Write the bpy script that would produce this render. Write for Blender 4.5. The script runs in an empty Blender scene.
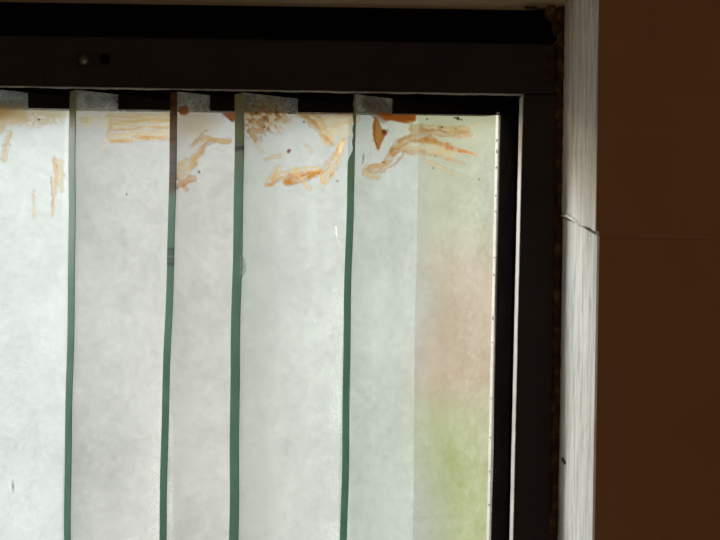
import bpy, math, random
import numpy as np
from mathutils import Vector

# ------------------------------------------------------------------ camera, world, sun, exposure
scene = bpy.context.scene
COL = scene.collection
FPX = 1200.0          # focal length in pixels of a 720 px wide frame
DIST = 0.72           # camera to the room-side face of the window frame (Y = 0)
CZ = 1.5
ROLL = math.radians(0.9)
cam_d = bpy.data.cameras.new('camera')
cam_d.sensor_width = 36.0
cam_d.lens = 36.0 * FPX / 720.0
cam_d.clip_start = 0.01
cam = bpy.data.objects.new('camera', cam_d)
cam.location = (0, -DIST, CZ)
cam.rotation_euler = (math.pi / 2, -ROLL, 0)
COL.objects.link(cam)
scene.camera = cam

world = bpy.data.worlds.new('overcast_sky')
scene.world = world
world.use_nodes = True
bg = world.node_tree.nodes['Background']
bg.inputs['Color'].default_value = (0.97, 1.0, 0.985, 1)
bg.inputs['Strength'].default_value = 0.555

sun_d = bpy.data.lights.new('hazy_sun', 'SUN')
sun_d.energy = 9.6
sun_d.angle = math.radians(32)
sun_d.color = (1.0, 0.98, 0.965)
sun = bpy.data.objects.new('hazy_sun', sun_d)
# light travels into the room, to the right and down
sun.rotation_euler = Vector((0.62, -0.75, -0.165)).to_track_quat('-Z', 'Y').to_euler()
COL.objects.link(sun)

scene.view_settings.view_transform = 'Standard'
scene.view_settings.look = 'None'
scene.view_settings.gamma = 1.0
scene.view_settings.use_curve_mapping = False
scene.view_settings.exposure = 0.0
scene.cycles.max_bounces = 10
scene.cycles.transparent_max_bounces = 24

rnd = random.Random(4)
CR, SR = math.cos(ROLL), math.sin(ROLL)


def at(px, py, Y=0.0):
    """world point on the plane Y that stands for a spot of the photograph"""
    dx, dy = px - 360.0, 270.0 - py
    k = (DIST + Y) / FPX
    return Vector(((dx * CR - dy * SR) * k, Y, CZ + (dx * SR + dy * CR) * k))


def to_px(P):
    k = FPX / (DIST + P[1])
    X, Z = P[0] * k, (P[2] - CZ) * k
    return 360.0 + X * CR + Z * SR, 270.0 - (-X * SR + Z * CR)


# ------------------------------------------------------------------ materials
def new_mat(name):
    m = bpy.data.materials.new(name)
    m.use_nodes = True
    nt = m.node_tree
    for n in list(nt.nodes):
        nt.nodes.remove(n)
    return m, nt


class NT:
    def __init__(s, nt):
        s.nt = nt

    def n(s, typ, **kw):
        node = s.nt.nodes.new(typ)
        for k, v in kw.items():
            if k.startswith('i_'):
                node.inputs[k[2:].replace('_', ' ')].default_value = v
            else:
                setattr(node, k, v)
        return node

    def l(s, a, b):
        s.nt.links.new(a, b)

    def ramp(s, fac, stops):
        r = s.n('ShaderNodeValToRGB')
        e = r.color_ramp.elements
        while len(e) < len(stops):
            e.new(0.5)
        for i, (p, c) in enumerate(stops):
            e[i].position = p
            e[i].color = (c, c, c, 1) if isinstance(c, (int, float)) else (*c, 1)
        s.l(fac, r.inputs['Fac'])
        return r

    def noise(s, vec, scale, detail=4, rough=0.55, dist=0.0):
        n = s.n('ShaderNodeTexNoise')
        n.inputs['Scale'].default_value = scale
        n.inputs['Detail'].default_value = detail
        n.inputs['Roughness'].default_value = rough
        n.inputs['Distortion'].default_value = dist
        s.l(vec, n.inputs['Vector'])
        return n

    def mapped(s, scale=(1, 1, 1), coord='Object'):
        tc = s.n('ShaderNodeTexCoord')
        mp = s.n('ShaderNodeMapping')
        mp.inputs['Scale'].default_value = scale
        s.l(tc.outputs[coord], mp.inputs['Vector'])
        return mp.outputs['Vector']


def surf_mat(name, stops, scale=40, stretch=(1, 1, 1), rough=0.7, bump=0.2, bump_dist=0.001, spec=0.3, detail=5, fine=None):
    m, nt = new_mat(name)
    t = NT(nt)
    vec = t.mapped(stretch)
    nz = t.noise(vec, scale, detail)
    col = t.ramp(nz.outputs['Fac'], stops)
    p = t.n('ShaderNodeBsdfPrincipled')
    p.inputs['Roughness'].default_value = rough
    p.inputs['Specular IOR Level'].default_value = spec
    t.l(col.outputs['Color'], p.inputs['Base Color'])
    hz = t.noise(vec, fine or scale * 3, 6, 0.65)
    b = t.n('ShaderNodeBump')
    b.inputs['Strength'].default_value = bump
    b.inputs['Distance'].default_value = bump_dist
    t.l(hz.outputs['Fac'], b.inputs['Height'])
    t.l(b.outputs['Normal'], p.inputs['Normal'])
    o = t.n('ShaderNodeOutputMaterial')
    t.l(p.outputs['BSDF'], o.inputs['Surface'])
    return m


def painted_wood(name):
    """weathered whitish board: long vertical grain, grey wear"""
    m, nt = new_mat(name)
    t = NT(nt)
    vec = t.mapped((1, 0.36, 0.05))
    g = t.noise(vec, 420, 7, 0.7, 0.4)
    col = t.ramp(g.outputs['Fac'], [(0.30, (0.34, 0.33, 0.33)), (0.42, (0.62, 0.612, 0.615)), (0.54, (0.82, 0.82, 0.835)), (0.75, (0.90, 0.90, 0.925))])
    vec2 = t.mapped((1, 1, 0.5))
    w = t.noise(vec2, 26, 4)
    tint = t.ramp(w.outputs['Fac'], [(0.35, (1, 1, 1)), (0.75, (0.96, 0.91, 0.86))])
    mx = t.n('ShaderNodeMix', data_type='RGBA', blend_type='MULTIPLY')
    mx.inputs[0].default_value = 1.0
    t.l(col.outputs['Color'], mx.inputs[6])
    t.l(tint.outputs['Color'], mx.inputs[7])
    p = t.n('ShaderNodeBsdfPrincipled')
    p.inputs['Roughness'].default_value = 0.75
    p.inputs['Specular IOR Level'].default_value = 0.25
    t.l(mx.outputs[2], p.inputs['Base Color'])
    b = t.n('ShaderNodeBump')
    b.inputs['Strength'].default_value = 0.55
    b.inputs['Distance'].default_value = 0.0008
    t.l(g.outputs['Fac'], b.inputs['Height'])
    t.l(b.outputs['Normal'], p.inputs['Normal'])
    o = t.n('ShaderNodeOutputMaterial')
    t.l(p.outputs['BSDF'], o.inputs['Surface'])
    return m


def dusty_glass(name, dust=0.4, tint=(0.9, 0.97, 0.96), seed=0.0, grain=(0.4, 0.62), clear=(0.965, 0.98, 0.97)):
    """room face of a slat: dust film that scatters, glass that lets light through, dried smears from the mesh attribute"""
    m, nt = new_mat(name)
    t = NT(nt)
    tc = t.n('ShaderNodeTexCoord')
    mp = t.n('ShaderNodeMapping')
    mp.inputs['Location'].default_value = (seed, seed * 0.7, seed * 1.3)
    t.l(tc.outputs['Object'], mp.inputs['Vector'])
    vec = mp.outputs['Vector']
    big = t.noise(vec, 14, 4, 0.6)
    fine = t.noise(vec, 260, 5, 0.75)
    mid = t.noise(vec, 70, 4, 0.65)
    grt = t.noise(vec, 620, 4, 0.7)
    at_ = t.n('ShaderNodeAttribute', attribute_name='stain')
    gr = t.n('ShaderNodeAttribute', attribute_name='film')
    # dust density
    add = t.n('ShaderNodeMath', operation='ADD')
    t.l(t.ramp(big.outputs['Fac'], [(0.3, 0.0), (0.7, 0.09)]).outputs['Color'], add.inputs[0])
    t.l(t.ramp(fine.outputs['Fac'], [(grain[0], 0.0), (grain[1], 0.05)]).outputs['Color'], add.inputs[1])
    add2 = t.n('ShaderNodeMath', operation='ADD')
    t.l(add.outputs[0], add2.inputs[0])
    t.l(t.ramp(mid.outputs['Fac'], [(0.35, 0.0), (0.68, 0.05)]).outputs['Color'], add2.inputs[1])
    add3 = t.n('ShaderNodeMath', operation='ADD')
    add3.inputs[1].default_value = dust - 0.10
    t.l(add2.outputs[0], add3.inputs[0])
    # gritty film, and the brightening of the top ends, where the mesh says so
    fm = t.n('ShaderNodeMath', operation='MULTIPLY')
    t.l(gr.outputs['Fac'], fm.inputs[0])
    t.l(t.ramp(grt.outputs['Fac'], [(0.36, 0.10), (0.70, 0.34)]).outputs['Color'], fm.inputs[1])
    add4 = t.n('ShaderNodeMath', operation='ADD', use_clamp=True)
    t.l(add3.outputs[0], add4.inputs[0])
    t.l(fm.outputs[0], add4.inputs[1])
    # smear coverage adds density and colour
    mxd = t.n('ShaderNodeMath', operation='MAXIMUM', use_clamp=True)
    cov = t.n('ShaderNodeMath', operation='MULTIPLY')
    cov.inputs[1].default_value = 0.6
    t.l(at_.outputs['Alpha'], cov.inputs[0])
    t.l(add4.outputs[0], mxd.inputs[0])
    t.l(cov.outputs[0], mxd.inputs[1])
    colm = t.n('ShaderNodeMix', data_type='RGBA')
    t.l(at_.outputs['Alpha'], colm.inputs[0])
    colm.inputs[6].default_value = (*tint, 1)
    t.l(at_.outputs['Color'], colm.inputs[7])
    tr = t.n('ShaderNodeBsdfTranslucent')
    df = t.n('ShaderNodeBsdfDiffuse')
    t.l(colm.outputs[2], tr.inputs['Color'])
    t.l(colm.outputs[2], df.inputs['Color'])
    film = t.n('ShaderNodeMixShader')
    film.inputs[0].default_value = 0.12
    t.l(tr.outputs[0], film.inputs[1])
    t.l(df.outputs[0], film.inputs[2])
    thru = t.n('ShaderNodeBsdfTransparent')
    flt = t.n('ShaderNodeMix', data_type='RGBA', blend_type='MULTIPLY')
    flt.inputs[0].default_value = 1.0
    t.l(at_.outputs['Color'], flt.inputs[6])
    flt.inputs[7].default_value = (1.5, 1.6, 1.5, 1)
    thc = t.n('ShaderNodeMix', data_type='RGBA')
    t.l(at_.outputs['Alpha'], thc.inputs[0])
    thc.inputs[6].default_value = (*clear, 1)
    t.l(flt.outputs[2], thc.inputs[7])
    t.l(thc.outputs[2], thru.inputs['Color'])
    mix = t.n('ShaderNodeMixShader')
    t.l(mxd.outputs[0], mix.inputs[0])
    t.l(thru.outputs[0], mix.inputs[1])
    t.l(film.outputs[0], mix.inputs[2])
    gl = t.n('ShaderNodeBsdfGlossy')
    gl.inputs['Roughness'].default_value = 0.25
    fin = t.n('ShaderNodeMixShader')
    fin.inputs[0].default_value = 0.03
    t.l(mix.outputs[0], fin.inputs[1])
    t.l(gl.outputs[0], fin.inputs[2])
    o = t.n('ShaderNodeOutputMaterial')
    t.l(fin.outputs[0], o.inputs['Surface'])
    return m


def back_glass():
    m, nt = new_mat('clear_glass_back')
    t = NT(nt)
    thru = t.n('ShaderNodeBsdfTransparent')
    thru.inputs['Color'].default_value = (0.98, 0.99, 0.982, 1)
    gl = t.n('ShaderNodeBsdfGlossy')
    gl.inputs['Roughness'].default_value = 0.2
    fin = t.n('ShaderNodeMixShader')
    fin.inputs[0].default_value = 0.03
    t.l(thru.outputs[0], fin.inputs[1])
    t.l(gl.outputs[0], fin.inputs[2])
    o = t.n('ShaderNodeOutputMaterial')
    t.l(fin.outputs[0], o.inputs['Surface'])
    return m


def edge_glass():
    m, nt = new_mat('green_glass_edge')
    t = NT(nt)
    at_ = t.n('ShaderNodeAttribute', attribute_name='stain')
    nz = t.noise(t.mapped(), 60, 4)
    base = t.ramp(nz.outputs['Fac'], [(0.3, (0.26, 0.52, 0.42)), (0.7, (0.34, 0.62, 0.51))])
    mx = t.n('ShaderNodeMix', data_type='RGBA')
    t.l(at_.outputs['Alpha'], mx.inputs[0])
    t.l(base.outputs['Color'], mx.inputs[6])
    t.l(at_.outputs['Color'], mx.inputs[7])
    tr = t.n('ShaderNodeBsdfTranslucent')
    t.l(mx.outputs[2], tr.inputs['Color'])
    p = t.n('ShaderNodeBsdfPrincipled')
    p.inputs['Roughness'].default_value = 0.3
    t.l(mx.outputs[2], p.inputs['Base Color'])
    ms = t.n('ShaderNodeMixShader')
    ms.inputs[0].default_value = 0.35
    t.l(tr.outputs[0], ms.inputs[1])
    t.l(p.outputs[0], ms.inputs[2])
    o = t.n('ShaderNodeOutputMaterial')
    t.l(ms.outputs[0], o.inputs['Surface'])
    return m


M = {}
M['black'] = surf_mat('black_frame_paint', [(0.3, (0.0085, 0.0056, 0.0056)), (0.75, (0.0155, 0.0103, 0.010))], 30, (1, 1, 1), 0.7, 0.25, 0.0006, 0.18)
M['gap_shade'] = surf_mat('gap_shade_black', [(0.3, (0.002, 0.002, 0.002)), (0.75, (0.004, 0.0035, 0.003))], 40, (1, 1, 1), 0.95, 0.1, 0.0006, 0.0)  # shade of the gaps put into a near-black colour
M['track'] = surf_mat('black_rubber_track', [(0.3, (0.0025, 0.002, 0.002)), (0.8, (0.005, 0.004, 0.0036))], 50, (1, 1, 1), 1.0, 0.25, 0.0006, 0.0)
M['clip'] = surf_mat('dark_clip_metal', [(0.3, (0.006, 0.0045, 0.004)), (0.8, (0.012, 0.008, 0.006))], 70, (1, 1, 1), 0.6, 0.25, 0.0005, 0.15)
M['screw'] = surf_mat('dull_screw_metal', [(0.3, (0.012, 0.012, 0.012)), (0.8, (0.04, 0.04, 0.038))], 300, (1, 1, 1), 0.4, 0.2, 0.0004, 0.5)
M['pale'] = surf_mat('pale_worn_paint', [(0.25, (0.42, 0.38, 0.38)), (0.7, (0.66, 0.62, 0.62))], 90, (1, 1, 1), 0.6, 0.3, 0.0005)
M['dull'] = surf_mat('dull_worn_paint', [(0.25, (0.12, 0.105, 0.095)), (0.7, (0.30, 0.27, 0.25))], 60, (1, 1, 1), 0.7, 0.3, 0.0005)
M['stop'] = surf_mat('pale_stop_paint', [(0.25, (0.30, 0.25, 0.20)), (0.7, (0.46, 0.40, 0.35))], 120, (1, 1, 1), 0.7, 0.3, 0.0005)
M['chip'] = surf_mat('dark_chip', [(0.3, (0.01, 0.008, 0.006)), (0.7, (0.05, 0.035, 0.025))], 300, (1, 1, 1), 0.8)
M['rust'] = surf_mat('rusty_brown_caulk', [(0.3, (0.016, 0.008, 0.005)), (0.52, (0.035, 0.017, 0.010)), (0.72, (0.13, 0.066, 0.032))], 110, (1, 1, 1), 0.85, 0.5, 0.001, 0.1)
M['wood'] = painted_wood('whitewashed_weathered_board')
M['head_wood'] = surf_mat('dull_brown_board', [(0.3, (0.62, 0.48, 0.31)), (0.7, (0.76, 0.61, 0.42))], 60, (0.15, 1, 1), 0.8, 0.3)
M['wall'] = surf_mat('brown_wall_panel', [(0.3, (0.20, 0.098, 0.050)), (0.72, (0.235, 0.115, 0.058))], 9, (1, 1, 1), 0.8, 0.06, 0.0005, 0.1)
M['room'] = surf_mat('room_plaster', [(0.3, (0.30, 0.22, 0.15)), (0.7, (0.36, 0.27, 0.19))], 5, (1, 1, 1), 0.9, 0.1)
M['floor'] = surf_mat('room_floor_boards', [(0.3, (0.12, 0.075, 0.045)), (0.7, (0.2, 0.13, 0.08))], 8, (0.2, 1, 1), 0.6, 0.1)
M['back'] = back_glass()
M['edge'] = edge_glass()
m, nt = new_mat('chipped_glass')
t = NT(nt)
nz = t.noise(t.mapped(), 500, 3)
cr = t.ramp(nz.outputs['Fac'], [(0.35, (0.20, 0.26, 0.22)), (0.65, (0.5, 0.56, 0.5))])
tb = t.n('ShaderNodeBsdfTranslucent')
t.l(cr.outputs['Color'], tb.inputs['Color'])
tp = t.n('ShaderNodeBsdfTransparent')
ms = t.n('ShaderNodeMixShader')
ms.inputs[0].default_value = 0.6
t.l(tp.outputs[0], ms.inputs[1])
t.l(tb.outputs[0], ms.inputs[2])
t.l(ms.outputs[0], t.n('ShaderNodeOutputMaterial').inputs['Surface'])
M['shell'] = m


# ------------------------------------------------------------------ mesh helpers
def link(o, parent=None):
    COL.objects.link(o)
    if parent is not None:
        o.parent = parent
    return o


def mesh_obj(name, verts, faces, mat, parent=None, bevel=0.0, smooth=False):
    me = bpy.data.meshes.new(name)
    me.from_pydata([tuple(v) for v in verts], [], faces)
    me.validate()
    me.update()
    if mat:
        me.materials.append(mat)
    if smooth:
        me.polygons.foreach_set('use_smooth', [True] * len(me.polygons))
    o = bpy.data.objects.new(name, me)
    link(o, parent)
    if bevel > 0:
        b = o.modifiers.new('bevel', 'BEVEL')
        b.width = bevel
        b.segments = 2
        b.limit_method = 'ANGLE'
    return o


def prism(name, xz, y0, y1, mat, parent=None, bevel=0.0):
    """polygon in the XZ plane (counter-clockwise seen from the room), given depth from y0 (room) to y1 (outside)"""
    n = len(xz)
    v = [(p[0], y0, p[1]) for p in xz] + [(p[0], y1, p[1]) for p in xz]
    f = [list(range(n)), list(range(2 * n - 1, n - 1, -1))]
    for i in range(n):
        j = (i + 1) % n
        f.append([i, i + n, j + n, j])
    return mesh_obj(name, v, f, mat, parent, bevel)


def box(name, x0, x1, y0, y1, z0, z1, mat, parent=None, bevel=0.0):
    return prism(name, [(x0, z0), (x1, z0), (x1, z1), (x0, z1)], y0, y1, mat, parent, bevel)


def boxes(name, lst, mat, parent=None):
    V, F = [], []
    for (x0, x1, y0, y1, z0, z1) in lst:
        b = len(V)
        V += [(x0, y0, z0), (x1, y0, z0), (x1, y1, z0), (x0, y1, z0), (x0, y0, z1), (x1, y0, z1), (x1, y1, z1), (x0, y1, z1)]
        F += [[b + i for i in q] for q in ([0, 3, 2, 1], [4, 5, 6, 7], [0, 1, 5, 4], [1, 2, 6, 5], [2, 3, 7, 6], [3, 0, 4, 7])]
    return mesh_obj(name, V, F, mat, parent)


def lathe(name, prof, center, axis_y, mat, parent=None, seg=20):
    """profile of (radius, offset along -Y) round an axis parallel to Y"""
    V, F = [], []
    for (r, h) in prof:
        for i in range(seg):
            a = 2 * math.pi * i / seg
            V.append((center[0] + r * math.cos(a), axis_y - h, center[2] + r * math.sin(a)))
    for k in range(len(prof) - 1):
        for i in range(seg):
            j = (i + 1) % seg
            F.append([k * seg + i, k * seg + j, (k + 1) * seg + j, (k + 1) * seg + i])
    F.append([(len(prof) - 1) * seg + i for i in range(seg)])
    return mesh_obj(name, V, F, mat, parent)


def empty(name, loc):
    o = bpy.data.objects.new(name, None)
    o.empty_display_size = 0.02
    o.location = loc
    return link(o)


def adopt(o, parent):
    """keep world coordinates when a part built in world space goes under an Empty"""
    o.parent = parent
    o.matrix_parent_inverse = parent.matrix_basis.inverted()
    return o


def tag(o, label, cat, group=None):
    o['label'] = label
    o['category'] = cat
    if group:
        o['group'] = group
    return o


def struct(o, label=None):
    o['kind'] = 'structure'
    if label:
        o['label'] = label
    return o


# ------------------------------------------------------------------ main levels of the place
XZ = lambda px, py, Y=0.0: (at(px, py, Y)[0], at(px, py, Y)[2])
Z_HEAD = at(262, 89.6)[2]             # underside of the frame head
Z_TOP = at(300, 39.5)[2]                # top of the frame head
Z_REV = at(300, 1)[2]                 # underside of the head reveal
X_JT, X_JB = at(523.5, 95)[0], at(513.5, 540)[0]     # inner face of the right stile, top and bottom
Z_BOT = at(360, 640)[2]               # inner top of the sill bar
X_REV = at(561.5, 270)[0]             # face of the right reveal board
X_LEFT = at(-330, 270)[0]             # inner face of the left stile
XL_REV = X_LEFT - 0.035
Z_SILL = Z_BOT - 0.04
Y_WALL = -0.109                       # room face of the wall
Y_OUT = 0.15
slope = (X_JT - X_JB) / (at(523.5, 95)[2] - at(513.5, 540)[2])
xj = lambda z: X_JT + (z - at(523.5, 95)[2]) * slope

# ---- room shell
RX0, RX1, RY0, RZ1 = -1.9, 1.5, -3.2, 2.6
# wall with the window opening, its panels left and right of the seam
zs = at(660, 239, Y_WALL)[2]
w = boxes('wall_window', [(RX0, XL_REV - 0.018, Y_WALL + 0.002, Y_OUT, 0, RZ1), (X_REV + 0.018, RX1, Y_WALL + 0.002, Y_OUT, 0, RZ1),
                          (XL_REV - 0.018, X_REV + 0.018, Y_WALL + 0.002, Y_OUT, Z_REV + 0.018, RZ1),
                          (XL_REV - 0.018, X_REV + 0.018, Y_WALL + 0.002, Y_OUT, 0, Z_SILL - 0.018)], M['wall'])
struct(w, 'dark brown panelled wall round the louvre window')
for (x0, x1, z0, z1) in ((X_REV + 0.0005, RX1, zs + 0.00004, RZ1), (X_REV + 0.0005, RX1, 0, zs - 0.00004), (RX0, XL_REV - 0.0005, 0, RZ1),
                         (XL_REV - 0.0005, X_REV + 0.0005, Z_REV + 0.0005, RZ1), (XL_REV - 0.0005, X_REV + 0.0005, 0, Z_SILL - 0.0005)):
    box('wall_panel', x0, x1, Y_WALL, Y_WALL + 0.002, z0, z1, M['wall'], w, 0.0001)
struct(boxes('wall_left', [(RX0 - 0.1, RX0, RY0, Y_OUT, 0, RZ1)], M['room']))
struct(boxes('wall_right', [(RX1, RX1 + 0.1, RY0, Y_OUT, 0, RZ1)], M['room']))
struct(boxes('wall_back', [(RX0 - 0.1, RX1 + 0.1, RY0 - 0.1, RY0, 0, RZ1)], M['room']))
struct(boxes('floor', [(RX0 - 0.1, RX1 + 0.1, RY0 - 0.1, Y_OUT, -0.1, 0)], M['floor']))
struct(boxes('ceiling', [(RX0 - 0.1, RX1 + 0.1, RY0 - 0.1, Y_OUT, RZ1, RZ1 + 0.1)], M['room']))

# ---- added fill light in lamp form, unseen behind the camera, lifts the room
lamp = empty('added_fill_lamp', (-0.25, -1.7, RZ1))
tag(lamp, 'added warm fill light, a round globe on a cord out of view', 'lamp')
m, nt = new_mat('fill_globe_glow')
t = NT(nt)
e = t.n('ShaderNodeEmission')
e.inputs['Color'].default_value = (1, 0.8, 0.55, 1)
e.inputs['Strength'].default_value = 1.2
t.l(e.outputs[0], t.n('ShaderNodeOutputMaterial').inputs['Surface'])
M['globe'] = m


def ring_mesh(prof, seg=24):
    V, F = [], []
    for (r, z) in prof:
        for i in range(seg):
            a = 2 * math.pi * i / seg
            V.append((r * math.cos(a), r * math.sin(a), z))
    for k in range(len(prof) - 1):
        for i in range(seg):
            j = (i + 1) % seg
            F.append([k * seg + i, (k + 1) * seg + i, (k + 1) * seg + j, k * seg + j])
    return V, F


V, F = ring_mesh([(0.001, 0), (0.06, 0), (0.06, -0.02), (0.03, -0.04), (0.001, -0.04)])
mesh_obj('fill_lamp_rose', V, F, M['pale'], lamp)
V, F = ring_mesh([(0.003, -0.035), (0.003, -0.96)], 8)
mesh_obj('fill_lamp_cord', V, F, M['black'], lamp)
V, F = ring_mesh([(max(0.001, 0.1 * math.sin(a)), -1.05 + 0.1 * math.cos(a)) for a in np.linspace(0.25, math.pi, 14)])
mesh_obj('fill_globe', V, F, M['globe'], lamp, smooth=True)
ld = bpy.data.lights.new('fill_bulb', 'POINT')
ld.energy = 17.0
ld.color = (1, 0.8, 0.55)
ld.shadow_soft_size = 0.1
lo = bpy.data.objects.new('fill_bulb', ld)
lo.location = (0, 0, -1.26)
link(lo, lamp)

# ---- window frame and reveals
win = empty('window_1', (0, 0, Z_BOT))
struct(win, 'black louvre window frame set deep in a brown wall')


def wpart(o):
    return adopt(o, win)


# head bar and stile of the black frame
hx1 = at(556, 60)[0]
wpart(prism('frame_head', [(X_LEFT - 0.03, Z_HEAD), (hx1, Z_HEAD), (hx1, Z_TOP), (X_LEFT - 0.03, Z_TOP)], 0.0, 0.097, M['black'], None, 0.0012))
zt = Z_HEAD
wpart(prism('frame_stile', [(xj(Z_BOT - 0.03), Z_BOT - 0.03), (at(551, 540)[0], Z_BOT - 0.03), (at(557, 92)[0], zt - 0.0003), (xj(zt), zt - 0.0003)], 0.0008, 0.097, M['black'], None, 0.0008))
wpart(box('frame_stile', X_LEFT - 0.03, X_LEFT, 0.0008, 0.097, Z_BOT - 0.03, Z_HEAD - 0.0003, M['black'], None, 0.001))
wpart(box('frame_sill', X_LEFT, xj(Z_BOT) - 0.0005, 0.0008, 0.097, Z_BOT - 0.03, Z_BOT, M['black'], None, 0.001))
# near-black block set back in the gap over the head, standing for its shade
wpart(box('head_gap_shade', X_LEFT - 0.03, at(554, 25)[0], 0.014, 0.09, Z_TOP + 0.0004, Z_REV - 0.0004, M['gap_shade']))
# pale worn strips on the inner faces, room side
def jagged_strip(name, p0, p1, inward, y0, y1, th, mat, seed, amp=0.0010, n=90):
    """thin strip along p0->p1 (XZ) lying on a face whose inward normal is given; its room edge is uneven"""
    r = random.Random(seed)
    V, F = [], []
    wob = 0.0
    for i in range(n + 1):
        k = i / n
        x, z = p0[0] + (p1[0] - p0[0]) * k, p0[1] + (p1[1] - p0[1]) * k
        wob = wob * 0.6 + r.uniform(-amp, amp)
        ya, yb = y0 + abs(wob) * 0.5, y1 + wob
        V += [(x, ya, z), (x, yb, z), (x + inward[0] * th, yb, z + inward[1] * th), (x + inward[0] * th, ya, z + inward[1] * th)]
        if i:
            a, b = 4 * (i - 1), 4 * i
            for q in range(4):
                F.append([a + q, a + (q + 1) % 4, b + (q + 1) % 4, b + q])
    F.append([0, 1, 2, 3][::-1])
    F.append([4 * n + q for q in range(4)])
    return mesh_obj(name, V, F, mat)


wpart(jagged_strip('worn_edge', (xj(Z_BOT), Z_BOT), (xj(Z_HEAD), Z_HEAD - 0.0008), (-1, 0), 0.0004, 0.0165, 0.0004, M['pale'], 3))
wpart(jagged_strip('worn_edge', (X_LEFT, Z_HEAD), (X_JT, Z_HEAD), (0, -1), 0.0002, 0.0055, 0.0004, M['dull'], 5, 0.0016, 160))
# black tracks on the inner faces
TRK = 0.0022
wpart(prism('side_track', [(xj(Z_BOT) - TRK, Z_BOT), (xj(Z_BOT), Z_BOT), (xj(Z_HEAD), Z_HEAD), (xj(Z_HEAD) - TRK, Z_HEAD)], 0.0172, 0.097, M['track']))
wpart(box('head_track', X_LEFT, X_JT - TRK, 0.0075, 0.097, Z_HEAD - 0.0004, Z_HEAD, M['track']))
# pale outer stop beyond the tracks, with dark chips
sx = lambda z: xj(z) - TRK - 0.0016
wpart(prism('outer_stop', [(sx(Z_BOT), Z_BOT), (xj(Z_BOT) + 0.01, Z_BOT), (xj(Z_HEAD) + 0.01, Z_HEAD + 0.004), (sx(Z_HEAD), Z_HEAD + 0.004)], 0.0972, 0.113, M['stop'], None, 0.0004))
wpart(box('outer_stop', X_LEFT, sx(Z_HEAD) - 0.0003, 0.0972, 0.101, Z_HEAD - 0.0002, Z_HEAD + 0.02, M['stop'], None, 0.0006))
wpart(box('outer_stop', X_LEFT - 0.01, X_LEFT + 0.003, 0.0972, 0.118, Z_BOT, Z_HEAD - 0.002, M['stop'], None, 0.0006))
for k, (py, hh) in enumerate(((141, 3.2), (152, 5), (168, 2.5), (196, 3), (258, 2.2), (275, 2.6), (318, 4.5), (342, 1.6), (398, 1.5), (437, 1.6), (471, 1.4), (504, 1.5), (212, 1.4))):
    P = at(498, py, 0.104)
    x, z = sx(P[2]), P[2]
    h = hh * 0.0003
    r = random.Random(k)
    V = [(x + 0.0003, 0.099, z - h), (x + 0.0003, 0.100 + r.uniform(0.0005, 0.006), z - h * 0.5), (x + 0.0003, 0.1 + r.uniform(0.0005, 0.004), z + h), (x + 0.0003, 0.0985, z + h * 0.7)]
    V += [(x - 0.0006, q[1], q[2]) for q in V]
    wpart(mesh_obj('paint_chip', V, [[0, 1, 2, 3], [7, 6, 5, 4], [0, 4, 5, 1], [1, 5, 6, 2], [2, 6, 7, 3], [3, 7, 4, 0]], M['chip']))

# details on the head bar: screw in a ring, empty hole, faint plates, small rivets
P = at(84, 60)
wpart(lathe('screw_ring', [(0.0062, -0.001), (0.0062, 0.0006), (0.0055, 0.0011), (0.0044, 0.0011), (0.004, 0.0002), (0.0012, 0.0001)], P, 0.0, M['black'], None, 28))
wpart(lathe('screw_head', [(0.0034, -0.001), (0.0034, 0.0009), (0.0026, 0.0017), (0.0008, 0.0021)], P, 0.0, M['screw'], None, 20))
P = at(105, 59)
wpart(lathe('screw_hole', [(0.0034, -0.001), (0.0034, 0.0005), (0.0026, 0.0008), (0.0022, 0.0002)], P, 0.0, M['track'], None, 20))
for (px, py, ww, hh) in ((33, 77, 22, 17), (130, 76, 21, 18), (225, 79, 16, 18), (326, 81, 16, 17)):
    P = at(px, py)
    wpart(box('pivot_plate', P[0] - ww * 0.0003, P[0] + ww * 0.0003, -0.0006, 0.0005, P[2] - hh * 0.0003, P[2] + hh * 0.0003, M['black'], None, 0.0004))

# right reveal: two weathered boards meeting in a slanting crack
ca = at(563.5, 216, 0.0)      # crack end at the frame
cb_ = at(597.5, 234, Y_WALL)  # crack end at the wall face
Y_F = 0.0


def reveal_board(name, zlo_f, zlo_w, zhi_f, zhi_w, inset, seed):
    """board lying in the reveal; far (frame) and near (wall) corner heights given; room-facing grid with slight unevenness"""
    r = random.Random(seed)
    ny, nz = 14, 60
    V, F = [], []
    for i in range(ny + 1):
        k = i / ny
        y = Y_F + (Y_WALL + 0.0022 - Y_F) * k
        lo, hi = zlo_f + (zlo_w - zlo_f) * k, zhi_f + (zhi_w - zhi_f) * k
        for j in range(nz + 1):
            q = j / nz
            ez = 0.0005 * r.uniform(-1, 1) if j in (0, nz) else 0
            V.append((X_REV + inset + 0.00025 * math.sin(9 * k + 3 * q) + r.uniform(-0.00012, 0.00012), y, lo + (hi - lo) * q + ez))
    n0 = len(V)
    for i in (0, ny):
        for j in (0, nz):
            v = V[i * (nz + 1) + j]
            V.append((X_REV + 0.0175, v[1], v[2]))
    for i in range(ny):
        for j in range(nz):
            a = i * (nz + 1) + j
            F.append([a, a + nz + 1, a + nz + 2, a + 1])
    row = nz + 1
    F.append([n0, n0 + 1, n0 + 3, n0 + 2])
    F.append([i * row for i in range(ny + 1)][::-1] + [n0, n0 + 2])
    F.append([i * row + nz for i in range(ny + 1)] + [n0 + 3, n0 + 1])
    F.append(list(range(row)) + [n0 + 1, n0])
    F.append([ny * row + j for j in range(row)][::-1] + [n0 + 2, n0 + 3])
    return mesh_obj(name, V, F, M['wood'], None)


g = 0.0006
wpart(reveal_board('reveal_board', Z_SILL, Z_SILL, ca[2] - g, cb_[2] - g, 0.0, 2))
wpart(reveal_board('reveal_board', ca[2] + g * 0.3, cb_[2] + g * 2.4, Z_REV + 0.0178, Z_REV + 0.0178, -0.0008, 1))
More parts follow.
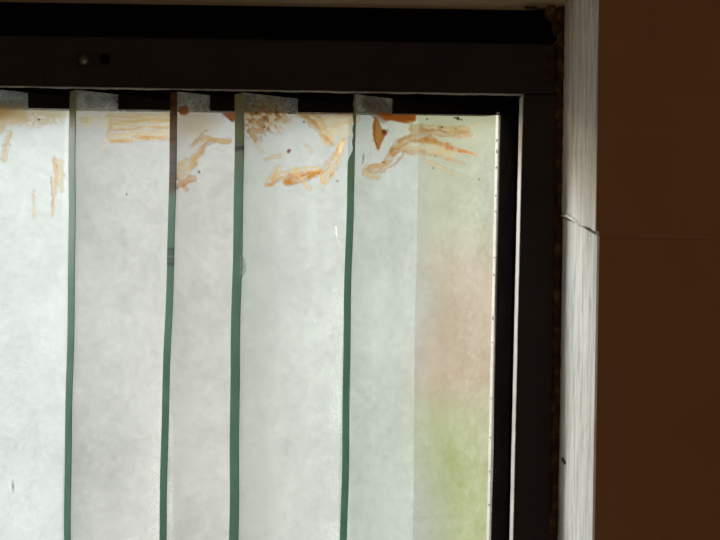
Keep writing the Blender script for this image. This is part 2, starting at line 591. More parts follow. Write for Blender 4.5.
# curled splinter of paint along the crack
V, F = [], []
n = 12
for i in range(n + 1):
    k = i / n
    y = Y_F - 0.004 + (Y_WALL * 0.62 - Y_F) * k
    z = ca[2] + (cb_[2] - ca[2]) * (y - Y_F) / (Y_WALL - Y_F)
    wv = 0.0024 * math.sin(math.pi * min(1, k * 1.05)) ** 0.6 + 0.0003
    for j in range(5):
        a = j / 4 * math.pi
        V.append((X_REV - 0.0008 - 0.0013 * math.sin(a) * (wv / 0.0024), y, z + 0.0004 + wv * (0.5 - 0.5 * math.cos(a)) + 0.0004 * math.sin(5 * k)))
for i in range(n):
    for j in range(4):
        a = i * 5 + j
        F.append([a, a + 1, a + 6, a + 5])
wpart(mesh_obj('lifted_splinter', V, F, M['wood'], None, 0, True))
# nail hole
P = at(568.5, 461, -0.02)
V = []
for i in range(9):
    a = 2 * math.pi * i / 9
    rr = 0.0017 * (1 + 0.25 * math.sin(2 * a + 1))
    V.append((X_REV - 0.0002, P[1] + 3.4 * rr * math.cos(a), P[2] + rr * math.sin(a)))
V += [(v[0] - 0.0004, v[1], v[2]) for v in V]
F = [list(range(9, 18))] + [[i, (i + 1) % 9, 9 + (i + 1) % 9, 9 + i] for i in range(9)]
wpart(mesh_obj('nail_hole', V, F, M['chip'], None))
# pale edge lip of the board along the wall corner
wpart(box('edge_lip', X_REV - 0.0006, X_REV + 0.0006, Y_WALL - 0.0006, Y_WALL + 0.0022, Z_SILL, cb_[2] - 0.001, M['wood']))
wpart(box('edge_lip', X_REV - 0.0010, X_REV + 0.0004, Y_WALL - 0.0006, Y_WALL + 0.0022, cb_[2] + 0.0015, Z_REV, M['wall']))
# head, left and sill reveals
wpart(box('reveal_board', XL_REV, X_REV - 0.0012, Y_WALL + 0.0022, 0.1, Z_REV, Z_REV + 0.0175, M['head_wood']))
wpart(box('reveal_board', XL_REV - 0.0175, XL_REV, Y_WALL + 0.0022, 0.0, Z_SILL, Z_REV + 0.0175, M['wood']))
wpart(box('reveal_board', XL_REV, X_REV - 0.0012, Y_WALL + 0.0022, 0.0, Z_SILL - 0.0175, Z_SILL, M['wood']))
wpart(box('side_packing', XL_REV - 0.0175, X_LEFT - 0.0305, 0.004, 0.09, Z_SILL, Z_REV, M['gap_shade']))
wpart(box('side_packing', hx1 - 0.0005, X_REV + 0.0175, 0.006, 0.09, Z_SILL, Z_REV - 0.0004, M['gap_shade']))  # added filler behind the caulk, stops light leaking past the stile
wpart(box('side_packing', X_LEFT - 0.03, at(552, 300)[0], 0.004, 0.09, Z_SILL - 0.01, Z_BOT - 0.0305, M['gap_shade']))

# rusty caulk between stile and reveal board
def caulk(path, r0, seed, name='caulk_bead', seg=8, flat=1.0):
    r = random.Random(seed)
    V, F = [], []
    n = len(path)
    for i, p in enumerate(path):
        rr = r0 * r.uniform(0.65, 1.35)
        ox = r.uniform(-0.0006, 0.0006)
        for s in range(seg):
            a = 2 * math.pi * s / seg
            V.append((p[0] + ox + rr * math.cos(a), p[1] + flat * rr * math.sin(a), p[2] + r.uniform(-0.0004, 0.0004)))
    for i in range(n - 1):
        for s in range(seg):
            t2 = (s + 1) % seg
            F.append([i * seg + s, i * seg + t2, (i + 1) * seg + t2, (i + 1) * seg + s])
    F.append(list(range(seg)))
    F.append([(n - 1) * seg + s for s in range(seg)][::-1])
    return mesh_obj(name, V, F, M['rust'], None, 0, True)


path = []
N = 150
for i in range(N + 1):
    z = Z_BOT - 0.03 + (Z_REV - 0.001 - Z_BOT + 0.03) * i / N
    xs = at(551, 540)[0] + (at(557, 92)[0] - at(551, 540)[0]) * (z - at(551, 540)[2]) / (at(557, 92)[2] - at(551, 540)[2])
    path.append(((xs + X_REV) / 2 + 0.0002, 0.002, z))
wpart(caulk(path, 0.0030, 8))
path = [(X_REV - 0.004 - 0.0022 * i, -0.001, Z_REV - 0.0025 + 0.0006 * math.sin(i)) for i in range(9)]
wpart(caulk(path, 0.0030, 11))
for k, (px, py, rr) in enumerate(((556, 27, 0.0032), (547, 76, 0.0026), (558, 85, 0.003), (549, 58, 0.0016), (551, 14, 0.0034))):
    P = at(px, py, -0.001)
    V, F = [], []
    for i in range(7):
        la = math.pi * i / 6
        for j in range(10):
            lo_ = 2 * math.pi * j / 10
            q = rr * rnd.uniform(0.75, 1.25)
            V.append((P[0] + q * math.sin(la) * math.cos(lo_), P[1] + 0.6 * q * math.sin(la) * math.sin(lo_), P[2] + 1.5 * q * math.cos(la)))
    for i in range(6):
        for j in range(10):
            F.append([i * 10 + j, i * 10 + (j + 1) % 10, (i + 1) * 10 + (j + 1) % 10, (i + 1) * 10 + j])
    wpart(mesh_obj('rust_lump', V, F, M['rust'], None, 0, True))

# ------------------------------------------------------------------ louvre slats
TH = math.radians(36.5)
U = np.array([math.cos(TH), math.sin(TH), 0.0])
NB = np.array([-math.sin(TH), math.cos(TH), 0.0])     # towards the outside
Y_NEAR = 0.0090
rng = np.random.default_rng(5)


def vnoise(x, y, s, seed):
    """smooth value noise on arrays"""
    r = np.random.default_rng(seed)
    T = r.random((64, 64))
    x, y = x / s, y / s
    xi, yi = np.floor(x).astype(int), np.floor(y).astype(int)
    fx, fy = x - xi, y - yi
    fx, fy = fx * fx * (3 - 2 * fx), fy * fy * (3 - 2 * fy)
    g = lambda a, b: T[a % 64, b % 64]
    return (g(xi, yi) * (1 - fx) + g(xi + 1, yi) * fx) * (1 - fy) + (g(xi, yi + 1) * (1 - fx) + g(xi + 1, yi + 1) * fx) * fy


OR = (0.45, 0.20, 0.036)     # dried orange smear
LT = (0.56, 0.37, 0.15)     # thin tan smear
DK = (0.36, 0.085, 0.01)    # thick rusty drip
BR = (0.16, 0.04, 0.012)    # dark red brown
YE = (0.60, 0.47, 0.27)
SP = (0.03, 0.02, 0.012)    # specks


def seg_dist(X, Y, p, q):
    dx, dy = q[0] - p[0], q[1] - p[1]
    L = dx * dx + dy * dy + 1e-9
    k = np.clip(((X - p[0]) * dx + (Y - p[1]) * dy) / L, 0, 1)
    return np.hypot(X - p[0] - k * dx, Y - p[1] - k * dy), k


class Stain:
    def __init__(s, X, Y, seed):
        s.X = X + (vnoise(X, Y, 7, seed) - 0.5) * 2.4 + (vnoise(X, Y, 2.5, seed + 1) - 0.5) * 1.6
        s.Y = Y + (vnoise(X, Y, 7, seed + 2) - 0.5) * 2.4 + (vnoise(X, Y, 2.5, seed + 3) - 0.5) * 1.6
        s.x0, s.y0 = X, Y
        s.c = np.zeros(X.shape + (3,))
        s.a = np.zeros(X.shape)
        s.seed = seed

    def lay(s, mask, col):
        mask = np.clip(mask, 0, 1)
        na = mask + s.a * (1 - mask)
        k = np.where(na > 1e-6, mask / np.maximum(na, 1e-6), 0)[..., None]
        s.c = s.c * (1 - k) + np.array(col) * k
        s.a = na

    def stroke(s, pts, w, col, dens=0.8, brush=0.0, taper=0.0, exact=False):
        """brush line through pixel points"""
        X, Y = (s.x0, s.y0) if exact else (s.X, s.Y)
        m = np.zeros(X.shape)
        dmin = np.full(X.shape, 99.0)
        n = len(pts) - 1
        w = w * 1.12 + 0.3
        for i in range(n):
            d, k = seg_dist(X, Y, pts[i], pts[i + 1])
            ww = w * (1 - taper * (i + k) / n)
            dmin = np.minimum(dmin, d / ww)
            m = np.maximum(m, np.clip((ww - d) / (0.35 * w + 0.4), 0, 1))
        if brush > 0:
            p, q = pts[0], pts[-1]
            L = math.hypot(q[0] - p[0], q[1] - p[1]) + 1e-6
            nx, ny = -(q[1] - p[1]) / L, (q[0] - p[0]) / L
            c = X * nx + Y * ny
            al = X * ny * -1 + Y * nx
            st = vnoise(c * 3.2, al * 0.4 + 50, 5, s.seed + 7)
            m = m * (1 - brush + brush * np.clip(st * 3.2 - 0.75, 0, 1.3))
        m = m * np.clip(0.62 + 0.8 * vnoise(s.x0, s.y0, 1.7, s.seed + 31), 0, 1) * np.clip(0.6 + 1.1 * vnoise(s.x0, s.y0, 6, s.seed + 33), 0, 1)
        s.lay(m * dens, col)
        if w > 1.6:     # dried rim
            rim = np.clip(1 - np.abs(dmin - 0.78) * w / 0.8, 0, 1) * np.clip(vnoise(s.x0, s.y0, 4, s.seed + 21) * 2 - 0.5, 0, 1)
            s.lay(rim * dens * 0.6, [q * f for q, f in zip(col, (0.72, 0.55, 0.4))])

    def blob(s, cx, cy, rx, ry, col, dens=0.9, soft=0.25, patch=0.0, scale=4):
        d = np.hypot((s.X - cx) / rx, (s.Y - cy) / ry)
        m = np.clip((1 - d) / soft, 0, 1)
        if patch:
            m = m * np.clip((vnoise(s.x0, s.y0, scale, s.seed + 11) - patch) * 5, 0, 1)
        s.lay(m * dens, col)

    def poly(s, pts, col, dens=0.95):
        X, Y = s.x0 + (s.X - s.x0) * 0.35, s.y0 + (s.Y - s.y0) * 0.35
        ins = np.zeros(X.shape, bool)
        dm = np.full(X.shape, 1e9)
        n = len(pts)
        for i in range(n):
            p, q = pts[i], pts[(i + 1) % n]
            c = ((p[1] > Y) != (q[1] > Y)) & (X < (q[0] - p[0]) * (Y - p[1]) / (q[1] - p[1] + 1e-9) + p[0])
            ins ^= c
            d, _ = seg_dist(X, Y, p, q)
            dm = np.minimum(dm, d)
        s.lay(np.where(ins, np.clip(0.35 + dm / 1.2, 0, 1), np.clip(0.35 - dm / 1.6, 0, 1)) * dens, col)

    def speck(s, x, y, r=1.1, col=SP):
        d = np.hypot(s.x0 - x, s.y0 - y)
        s.lay(np.clip((r + 0.4 - d) / 0.7, 0, 1) * 0.95, col)


def paint_0(s):
    s.blob(10, 113, 30, 16, LT, 0.75, 0.5)
    s.blob(-2, 112, 26, 9, OR, 0.6, 0.6)
    s.blob(40, 118, 30, 12, LT, 0.55, 0.5, 0.3, 3)
    s.blob(55, 113, 24, 7, YE, 0.6, 0.6)
    s.stroke([(10, 134), (3, 158)], 3.0, LT, 0.75, 0.6)
    s.blob(1, 128, 6, 9, LT, 0.6, 0.6)
    s.stroke([(55, 160), (57, 180), (53, 200), (52, 216)], 2.5, LT, 0.8, 0.5, 0.5)
    s.stroke([(61, 162), (61, 190)], 3.0, LT, 0.55, 0.5, 0.3)
    s.stroke([(54, 159), (57, 168)], 0.8, OR, 0.8)
    s.stroke([(52, 178), (52, 206)], 0.9, OR, 0.7)
    s.stroke([(34, 192), (34, 218)], 1.2, YE, 0.6)
    s.speck(39, 119.5)
    s.speck(64, 273, 1.0)
    s.speck(13, 486, 0.8)


def paint_1(s):
    s.stroke([(111, 118), (172, 116)], 6.0, LT, 0.75, 0.5, exact=True)
    s.stroke([(112, 126), (172, 124)], 5.0, LT, 0.7, 0.5, exact=True)
    s.stroke([(112, 138), (172, 134)], 5.0, LT, 0.7, 0.6, exact=True)
    s.stroke([(112, 131), (150, 127), (172, 126)], 1.1, OR, 0.5, 0)
    s.stroke([(113, 141), (130, 142)], 1.6, OR, 0.55, 0.3)
    s.stroke([(133, 138), (152, 137), (172, 141)], 1.4, OR, 0.6, 0.3)
    s.stroke([(110, 120), (111, 128), (108, 136)], 1.8, OR, 0.45, 0)
    s.stroke([(110, 134), (102, 150)], 2.5, YE, 0.4, 0)
    s.blob(86, 120, 8, 6, YE, 0.6, 0.6)
    s.blob(100, 118, 40, 14, YE, 0.35, 0.6)
    s.stroke([(85, 122), (88, 119)], 0.8, OR, 0.4)
    s.speck(126.5, 194, 0.8)


def paint_2(s):
    s.blob(195, 122, 30, 20, LT, 0.45, 0.6)
    s.stroke([(228, 141), (213, 141), (204, 146), (198, 156), (193, 166)], 2.6, OR, 0.75, 0.4)
    s.stroke([(226, 142), (205, 138), (195, 144)], 2.0, LT, 0.75, 0.3)
    s.stroke([(206, 131), (198, 139), (192, 146)], 1.6, OR, 0.5, 0.3)
    s.stroke([(196, 156), (180, 165)], 2.4, LT, 0.7, 0.4)
    s.stroke([(200, 150), (188, 172)], 3.5, LT, 0.65, 0.4)
    s.stroke([(194, 178), (184, 183), (178, 186)], 3.2, OR, 0.85, 0.4)
    s.stroke([(186, 190), (182, 184), (179, 176)], 2.6, OR, 0.7, 0.5)
    s.blob(182, 172, 7, 12, LT, 0.6, 0.5, 0.35, 4)
    s.blob(184, 110.5, 6, 6, DK, 0.97, 0.3)
    s.blob(184, 108.5, 4, 3, (0.62, 0.2, 0.03), 0.6, 0.6)
    s.poly([(222, 112), (237, 112), (237, 121), (230, 121), (226, 116)], DK, 0.95)
    s.stroke([(221, 112), (228, 118), (234, 121)], 1.2, BR, 0.6)
    s.speck(199, 172, 1.2)


def paint_3(s):
    s.blob(264, 112, 34, 22, LT, 0.6, 0.5)
    s.blob(262, 116, 34, 24, OR, 0.85, 0.5, 0.42, 2.6)
    s.blob(258, 122, 24, 26, BR, 0.5, 0.5, 0.72, 3.0)
    s.stroke([(252, 132), (258, 142), (262, 152)], 4, LT, 0.6, 0.4, 0.4)
    s.stroke([(248, 130), (256, 140)], 2, OR, 0.7, 0.2)
    s.stroke([(300, 112), (318, 122), (330, 142)], 5.5, LT, 0.75, 0.7)
    s.stroke([(306, 116), (332, 144)], 1.2, OR, 0.7, 0.0)
    s.stroke([(304, 118), (316, 132)], 1.0, OR, 0.5, 0.0)
    s.stroke([(300, 114), (352, 115)], 2.6, OR, 0.6, 0.3, exact=True)
    s.stroke([(318, 124), (354, 118)], 5.5, LT, 0.65, 0.5)
    s.stroke([(324, 128), (354, 134)], 3.5, LT, 0.55, 0.5)
    s.blob(336, 128, 22, 14, YE, 0.5, 0.6)
    s.stroke([(342, 142), (338, 158), (325, 180)], 5.0, LT, 0.85, 0.8)
    s.stroke([(339, 148), (322, 176)], 0.9, OR, 0.75, 0)
    s.stroke([(343, 150), (330, 180)], 0.9, OR, 0.5, 0)
    s.stroke([(336, 149), (323, 168)], 0.8, OR, 0.6, 0)
    s.stroke([(342, 143), (340, 152)], 2.2, (0.75, 0.6, 0.36), 0.9)
    s.stroke([(263, 159), (280, 156)], 1.4, LT, 0.7, 0.2)
    s.stroke([(278, 170), (270, 184)], 4.5, LT, 0.75, 0.6)
    s.stroke([(287, 182), (304, 178), (320, 172)], 3.8, OR, 0.9, 0.5)
    s.stroke([(274, 178), (300, 170), (318, 169)], 3.2, LT, 0.8, 0.6)
    s.stroke([(290, 176), (302, 174)], 2.2, (0.48, 0.15, 0.02), 0.7, 0.3)
    s.stroke([(268, 185), (284, 178)], 1.4, OR, 0.7, 0.2)
    s.stroke([(296, 172), (310, 189)], 1.8, (0.62, 0.38, 0.16), 0.9, 0.2)
    s.stroke([(304, 144), (312, 152)], 2.0, LT, 0.4, 0.4)
    s.blob(289.5, 151, 2.3, 2.2, BR, 0.95, 0.4)
    for (x, y, r) in ((256, 113, 1.5), (264.5, 127, 1.2), (277, 112, 1.0), (337.5, 181, 1.0), (304, 122, 1.0), (253, 106, 1.0), (284, 368, 0.9)):
        s.speck(x, y, r, BR)
    s.stroke([(276, 106), (277, 116)], 0.6, BR, 0.9)
    s.stroke([(336, 226), (337, 246)], 0.7, (1, 1, 1), 0.9)


def paint_4(s):
    s.blob(440, 130, 90, 36, (0.62, 0.58, 0.40), 0.3, 0.6)
    s.stroke([(372, 100), (382, 112)], 11, BR, 0.7, 0.4)
    s.blob(368, 104, 14, 7, BR, 0.55, 0.6)
    s.poly([(374, 112), (416, 114), (416, 121), (408, 124), (398, 122), (384, 120), (378, 115)], (0.46, 0.125, 0.012), 0.97)
    s.stroke([(382, 118), (412, 119)], 1.6, DK, 0.6, 0.3)
    s.poly([(375, 116), (379, 121), (382, 129), (387, 131), (383, 141), (379, 149), (376, 149), (373, 136), (372, 124)], OR, 0.95)
    s.blob(383.5, 133, 3.2, 4.8, BR, 0.95, 0.5)
    s.stroke([(375, 118), (374, 134), (377, 148)], 0.9, DK, 0.8)
    s.stroke([(378, 149), (382, 140), (388, 130)], 0.8, DK, 0.7)
    # fan of brush marks
    s.stroke([(412, 128), (438, 128), (466, 130)], 4.2, LT, 0.75, 0.6)
    s.stroke([(418, 130), (444, 134), (470, 135)], 3.6, OR, 0.6, 0.6)
    s.stroke([(394, 152), (400, 142), (414, 138), (430, 140)], 4.6, OR, 0.8, 0.5)
    s.stroke([(428, 139), (452, 147), (476, 155)], 4.0, OR, 0.8, 0.5, 0.5)
    s.stroke([(446, 148), (477, 155)], 2.2, (0.5, 0.19, 0.04), 0.7, 0.2, 0.5)
    s.stroke([(404, 152), (420, 153), (440, 156), (464, 163)], 3.0, OR, 0.75, 0.5, 0.5)
    s.stroke([(400, 146), (430, 147), (452, 156)], 5.0, LT, 0.6, 0.6)
    s.stroke([(394, 150), (386, 164), (372, 170)], 4.0, OR, 0.65, 0.5)
    s.stroke([(404, 155), (396, 164), (382, 172)], 1.2, OR, 0.7, 0)
    s.stroke([(388, 162), (368, 168), (364, 174), (378, 176)], 2.4, LT, 0.65, 0.4)
    s.stroke([(376, 164), (366, 170)], 1.0, OR, 0.6)
    s.stroke([(366, 178), (376, 178)], 1.6, LT, 0.5)
    s.stroke([(424, 160), (440, 167), (456, 175)], 1.2, LT, 0.7, 0.2)
    s.stroke([(409, 122), (413, 134)], 1.4, LT, 0.7, 0)
    s.stroke([(440, 128), (444, 132)], 1.4, (0.5, 0.18, 0.03), 0.6)
    s.stroke([(470, 126), (486, 122)], 1.6, LT, 0.4, 0.2)
    for (x, y, r) in ((442, 127, 1.1), (384, 162.5, 1.1), (456, 129, 0.8), (435, 156, 0.8), (433, 168, 0.8), (479, 179, 1.0), (363, 158, 0.7), (427, 119, 0.9), (458, 118, 1.4), (443, 432, 0.8), (382, 334, 0.7)):
        s.speck(x, y, r, BR)
    s.stroke([(454, 118), (462, 119)], 0.8, SP, 0.9)
    s.stroke([(363.5, 156), (363.5, 164)], 0.5, SP, 0.7)


EB = (0.45, 0.37, 0.25)
CLEAR = {1: (0.965, 0.975, 0.97), 2: (0.97, 0.975, 0.97), 3: (0.98, 0.985, 0.985), 4: (0.77, 0.75, 0.735), 5: (0.96, 0.95, 0.94), 6: (0.82, 0.84, 0.83), 7: (0.95, 0.955, 0.935)}


def make_slat(label, xt, xb, band, far, dust, tint, seed, clip_from, clip_to, paint=None, edge_paint=None, grit=(), group=None, chip=None):
    A_t, A_b = np.array(at(xt, 92, Y_NEAR)), np.array(at(xb, 540, Y_NEAR))
    D = (A_b - A_t) / (A_t[2] - A_b[2])            # per unit of height going down, Y constant
    z_top = Z_HEAD - 0.0006
    A_top = A_t + D * (A_t[2] - z_top)
    H = z_top - Z_BOT - 0.0006
    # thickness from the visible width of the edge
    vx, vy = -A_t[0], -(DIST + A_t[1])
    L = math.hypot(vx, vy)
    dot = (vx * -math.cos(TH) + vy * -math.sin(TH)) / L
    th = min(0.0105, band * 0.0006 * 1.02 / max(dot, 0.3))
    # width so that the far edge lands on pixel column `far`
    lo, hi = 0.02, 0.3
    for _ in range(40):
        w = (lo + hi) / 2
        if to_px(A_top + U * w + np.array([0, 0, -0.15]))[0] < far:
            lo = w
        else:
            hi = w
    root = empty('glass_louvre', tuple(A_top + D * H))
    tag(root, label, 'louvre slat', group)
    fine = paint is not None
    na = 200 if fine else 24
    hs = np.concatenate([np.arange(0, 0.085, 0.0006), np.linspace(0.085, H, 50)]) if fine else np.linspace(0, H, 40)
    aw = np.linspace(0, w, na)
    AA, HH = np.meshgrid(aw, hs)
    P = A_top[None, None, :] + AA[..., None] * U + HH[..., None] * D
    # slight waviness of old drawn glass along the near edge
    P[:, :, 0] += (np.sin(HH * 31 + seed) * 0.00035 + np.sin(HH * 83 + seed * 2) * 0.00015)
    nr, nc = AA.shape
    kz = FPX / (DIST + P[..., 1])
    Xp, Zp = P[..., 0] * kz, (P[..., 2] - CZ) * kz
    PX, PY = 360 + Xp * CR + Zp * SR, 270 + Xp * SR - Zp * CR
    V = [tuple(p) for p in P.reshape(-1, 3)]
    F = []
    for i in range(nr - 1):
        for j in range(nc - 1):
            a = i * nc + j
            F.append((a, a + nc, a + nc + 1, a + 1))
    nf = len(F)
    # far side: outline loop only
    b0 = len(V)
    for i in range(nr):
        V.append(tuple(P[i, 0] + NB * th))
        V.append(tuple(P[i, -1] + NB * th))
    for i in range(nr - 1):
        F.append((b0 + 2 * i, b0 + 2 * i + 1, b0 + 2 * i + 3, b0 + 2 * i + 2))
    nback = len(F)
    for i in range(nr - 1):     # far narrow side
        F.append((i * nc + nc - 1, (i + 1) * nc + nc - 1, b0 + 2 * i + 3, b0 + 2 * i + 1))
    pane = mesh_obj('pane', V, F, None)
    me = pane.data
    me.materials.append(dusty_glass('dusty_glass_%d' % int(seed), dust, tint, seed * 3.1, clear=CLEAR[int(seed)]))
    me.materials.append(M['back'])
    me.materials.append(M['edge'])
    idx = np.zeros(len(F), dtype=np.int32)
    idx[nf:nback] = 1
    idx[nback:] = 1
    me.polygons.foreach_set('material_index', idx)
    me.polygons.foreach_set('use_smooth', [True] * nf + [False] * (len(F) - nf))
    st = Stain(PX, PY, int(seed) * 17 + 3)
    if paint:
        paint(st)
    full = np.zeros((len(V), 4), dtype=np.float32)
    full[:nr * nc, :3] = st.c.reshape(-1, 3)
    full[:nr * nc, 3] = st.a.reshape(-1)
    ca_ = me.attributes.new('stain', 'FLOAT_COLOR', 'POINT')
    ca_.data.foreach_set('color', full.reshape(-1))
    fg = np.zeros(nr * nc)
    for (x0, y0, x1, y1, k) in grit:      # gritty dust lying in patches
        d = np.clip((PX - x0) / (x1 - x0), 0, 1.3) * np.clip((PY - y0) / 200.0, 0, 1)
        d = d * np.clip((x1 + 9 - PX) / 6, 0, 1)
        fg += (d * d * k * (0.3 + 1.2 * vnoise(PX, PY * 0.6, 14, int(seed) + 40))).reshape(-1)
    fg += (np.clip((113 - PY) / 4, 0, 1) * 1.2 * (0.4 + 0.9 * vnoise(PX, PY, 9, int(seed)))).reshape(-1)  # denser film on the top ends, added to make them look brighter
    film = np.zeros(len(V), dtype=np.float32)
    film[:nr * nc] = fg
    fa = me.attributes.new('film', 'FLOAT', 'POINT')
    fa.data.foreach_set('value', film)
    adopt(pane, root)
    # ground green edge facing the room
    er = 220
    he = np.linspace(0, H, er)
    V, F = [], []
    off = -U * 0.0002
    cols = []
    for i, h in enumerate(he):
        p = A_top + D * h + off
        p[0] += math.sin(h * 31 + seed) * 0.00035 + math.sin(h * 83 + seed * 2) * 0.00015
        e0, e1 = 0.0, th
        py = to_px(p)[1]
        px = to_px(p)[0]
        if chip:
            e0, e1 = chip(py, e0, e1, th)
        inner = 0.0003
        V += [tuple(p + NB * e0), tuple(p + NB * e1), tuple(p + NB * e1 - off + U * inner), tuple(p + NB * e0 - off + U * inner)]
        c = (EB, max(0.0, min(1.0, (190 - py) / 90.0)) * 0.75)
        if edge_paint:
            c = edge_paint(py, c)
        cols += [(*c[0], c[1])] * 4
        if i:
            a, b = 4 * (i - 1), 4 * i
            for q in range(4):
                F.append((a + q, b + q, b + (q + 1) % 4, a + (q + 1) % 4))
    F.append((0, 1, 2, 3))
    F.append(tuple(4 * (er - 1) + q for q in (3, 2, 1, 0)))
    eo = mesh_obj('ground_edge', V, F, M['edge'])
    ea = eo.data.attributes.new('stain', 'FLOAT_COLOR', 'POINT')
    ea.data.foreach_set('color', np.array(cols, dtype=np.float32).reshape(-1))
    eo['label'] = 'dark green ground glass edge'
    adopt(eo, root)
    # dark end clip holding the outer half of the slat under the head
    def along(px, py_):
        lo, hi = 0.0, w * 1.4
        for _ in range(40):
            mid_ = (lo + hi) / 2
            if to_px(A_top + U * mid_ + np.array([0, 0, -0.006]))[0] < px:
                lo = mid_
            else:
                hi = mid_
        return (lo + hi) / 2
    a0, a1 = along(clip_from, 100), min(along(clip_to, 100), w - 0.0005)
    V, F = [], []
    pts = []
    for a in np.linspace(a0, a1, 9):
        base = A_top + U * a
        pxx = to_px(base)[0]
        zb = at(pxx, 108.2 + (pxx - 28) * 0.0152, base[1])[2]
        pts.append((a, zb))
    for (off2, flip) in ((-0.0016, 0), (th + 0.0012, 1)):
        pass
    n = len(pts)
    for (a, zb) in pts:
        p = A_top + U * a
        f0, f1 = p - NB * 0.0016, p + NB * (th + 0.0012)
        V += [(f0[0], f0[1], zb), (f0[0], f0[1], z_top + 0.0001), (f1[0], f1[1], z_top + 0.0001), (f1[0], f1[1], zb)]
    for i in range(n - 1):
        a, b = 4 * i, 4 * i + 4
        for q in range(4):
            F.append((a + q, a + (q + 1) % 4, b + (q + 1) % 4, b + q))
    F.append((3, 2, 1, 0))
    F.append(tuple(4 * (n - 1) + q for q in range(4)))
    co = mesh_obj('end_clip', V, F, M['clip'], None, 0.0003)
    co['label'] = 'dark end clip'
    adopt(co, root)
    return root


def chip_3(py, e0, e1, th):
    return e0, e1


def chip_4(py, e0, e1, th):
    if py < 152:
        return 0.0, th * (0.34 + 0.08 * math.sin(py * 0.5))
    if py < 160:
        return 0.0, th * (0.4 + 0.6 * (py - 152) / 8)
    return e0, e1


def edge_2(py, c):
    k = 0.5 + 0.5 * math.sin(py * 0.9) * math.sin(py * 0.37 + 1)
    if py < 196:
        return ((0.13 + 0.2 * k, 0.05 + 0.06 * k, 0.018 + 0.012 * k), 0.95 * min(1.0, max(0.0, (196 - py) / 10 + 0.2 * k)))
    if 246 < py < 268:
        return ((0.05, 0.03, 0.02), 0.7 * k)
    return (c[0], c[1] * 0.5)


def edge_3(py, c):
    if 145 < py < 150:
        return ((0.06, 0.02, 0.01), 0.9)
    return ((0.5, 0.38, 0.22), c[1])


G = 'plain dusty louvre slats'
make_slat('plain dusty glass louvre slat without orange smears', -222, -232, 6.5, -50, 0.18, (0.93, 0.99, 0.99), 1, -178, -60, group=G)
make_slat('plain dusty glass louvre slat without orange smears', -104, -114, 6.5, 68, 0.18, (0.93, 0.99, 0.99), 2, -76, 40, group=G)
make_slat('pale glass louvre slat with faint tan smears and one long thin tan streak', -12, -24, 6.5, 168, 0.20, (0.95, 1.0, 0.99), 3, 28, 150, paint_0)
make_slat('greyish gritty glass louvre slat with a flat tan brushed patch under its clip', 76.5, 70.5, 6.0, 236, 0.15, (0.90, 0.90, 0.87), 4, 118, 240, paint_1, None,
          ((90, 150, 168, 640, 0.22), (120, 300, 168, 640, 0.5)))
make_slat('glass louvre slat with rust-brown upper edge and two thick orange drips', 178, 165.5, 6.5, 346, 0.17, (0.93, 0.95, 0.93), 5, 210, 335, paint_2, edge_2)
s3 = make_slat('glass louvre slat with wide dark green edge and crossing orange brush strokes', 244, 237.5, 9.0, 415, 0.16, (0.9, 0.96, 0.92), 6, 298, 405, paint_3, edge_3,
          ((270, 130, 345, 640, 0.5),), None, chip_3)
make_slat('glass louvre slat with chipped upper edge and a fan of orange brush marks', 355.5, 346.5, 6.5, 496, 0.15, (0.90, 0.95, 0.9), 7, 392, 494, paint_4, None, (), None, chip_4)
# shell-shaped chip beside the wide green edge
P = at(239.5, 267, Y_NEAR)
V = []
for (sc_, up) in ((1.0, 0.0), (0.55, 0.0006)):
    for i in range(13):
        a = -math.pi / 2 + math.pi * i / 12
        q = np.array(P) + U * (0.0046 * sc_ * math.cos(a)) + np.array([0, 0, 0.0068 * sc_ * math.sin(a)]) - NB * (0.0003 + up)
        V.append(tuple(q))
F = [[i, i + 1, 14 + i, 13 + i] for i in range(12)] + [list(range(13, 26))]
sh = mesh_obj('edge_chip', V, F, M['shell'])
sh['label'] = 'grey shell-shaped chip beside the edge'
adopt(sh, s3)

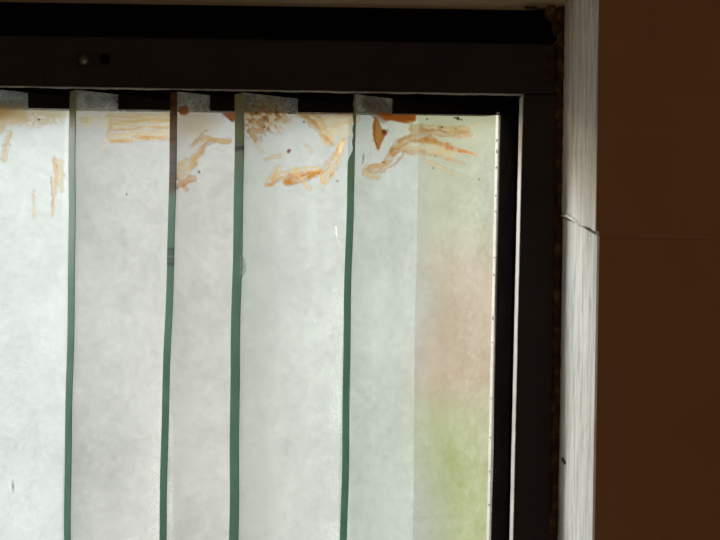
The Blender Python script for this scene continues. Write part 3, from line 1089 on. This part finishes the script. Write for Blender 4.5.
# ------------------------------------------------------------------ outside: pale yard rising to a grassy bank
m, nt = new_mat('pale_yard_and_grass')
t = NT(nt)
tc = t.n('ShaderNodeTexCoord')
sep = t.n('ShaderNodeSeparateXYZ')
t.l(tc.outputs['Object'], sep.inputs[0])
nz = t.noise(tc.outputs['Object'], 0.9, 2, 0.4)
nz2 = t.noise(tc.outputs['Object'], 1.6, 2, 0.4)
sub = t.n('ShaderNodeMath', operation='MULTIPLY_ADD')
sub.inputs[1].default_value = 0.3
t.l(nz.outputs['Fac'], sub.inputs[0])
t.l(sep.outputs['X'], sub.inputs[2])
zz = t.n('ShaderNodeMath', operation='MULTIPLY_ADD')
zz.inputs[1].default_value = 0.8
t.l(nz2.outputs['Fac'], zz.inputs[0])
t.l(sep.outputs['Z'], zz.inputs[2])
zr = t.n('ShaderNodeMapRange')
zr.inputs['From Min'].default_value = 0.9
zr.inputs['From Max'].default_value = 2.6
t.l(zz.outputs[0], zr.inputs['Value'])
patch = t.ramp(zr.outputs[0], [(0.0, (0.62, 0.70, 0.17)), (0.22, (0.68, 0.68, 0.24)), (0.40, (0.86, 0.56, 0.34)), (0.54, (0.86, 0.62, 0.40)), (0.74, (0.82, 0.83, 0.56))])
mr = t.n('ShaderNodeMapRange')
mr.inputs['From Min'].default_value = 0.35
mr.inputs['From Max'].default_value = 0.6
t.l(sub.outputs[0], mr.inputs['Value'])
mxx = t.n('ShaderNodeMix', data_type='RGBA')
t.l(mr.outputs[0], mxx.inputs[0])
mxx.inputs[6].default_value = (0.78, 0.8, 0.8, 1)
t.l(patch.outputs['Color'], mxx.inputs[7])
p = t.n('ShaderNodeBsdfPrincipled')
p.inputs['Roughness'].default_value = 0.95
p.inputs['Specular IOR Level'].default_value = 0.05
t.l(mxx.outputs[2], p.inputs['Base Color'])
t.l(p.outputs[0], t.n('ShaderNodeOutputMaterial').inputs['Surface'])
V, F = [], []
ys = [0.16, 1.5, 3.0, 4.2, 5.0, 6.0, 7.0, 8.0, 9.0]
zs_ = [-0.05, -0.05, 0.0, 0.15, 0.6, 1.3, 2.0, 2.6, 3.0]
nx = 24
for (y, z) in zip(ys, zs_):
    for i in range(nx + 1):
        x = -7 + 14 * i / nx
        V.append((x, y, z + 0.05 * math.sin(x * 1.3 + y)))
for j in range(len(ys) - 1):
    for i in range(nx):
        a = j * (nx + 1) + i
        F.append([a, a + 1, a + nx + 2, a + nx + 1])
bank = mesh_obj('ground_outside', V, F, m, None, 0, True)
struct(bank, 'pale ground with a grassy bank outside the window')
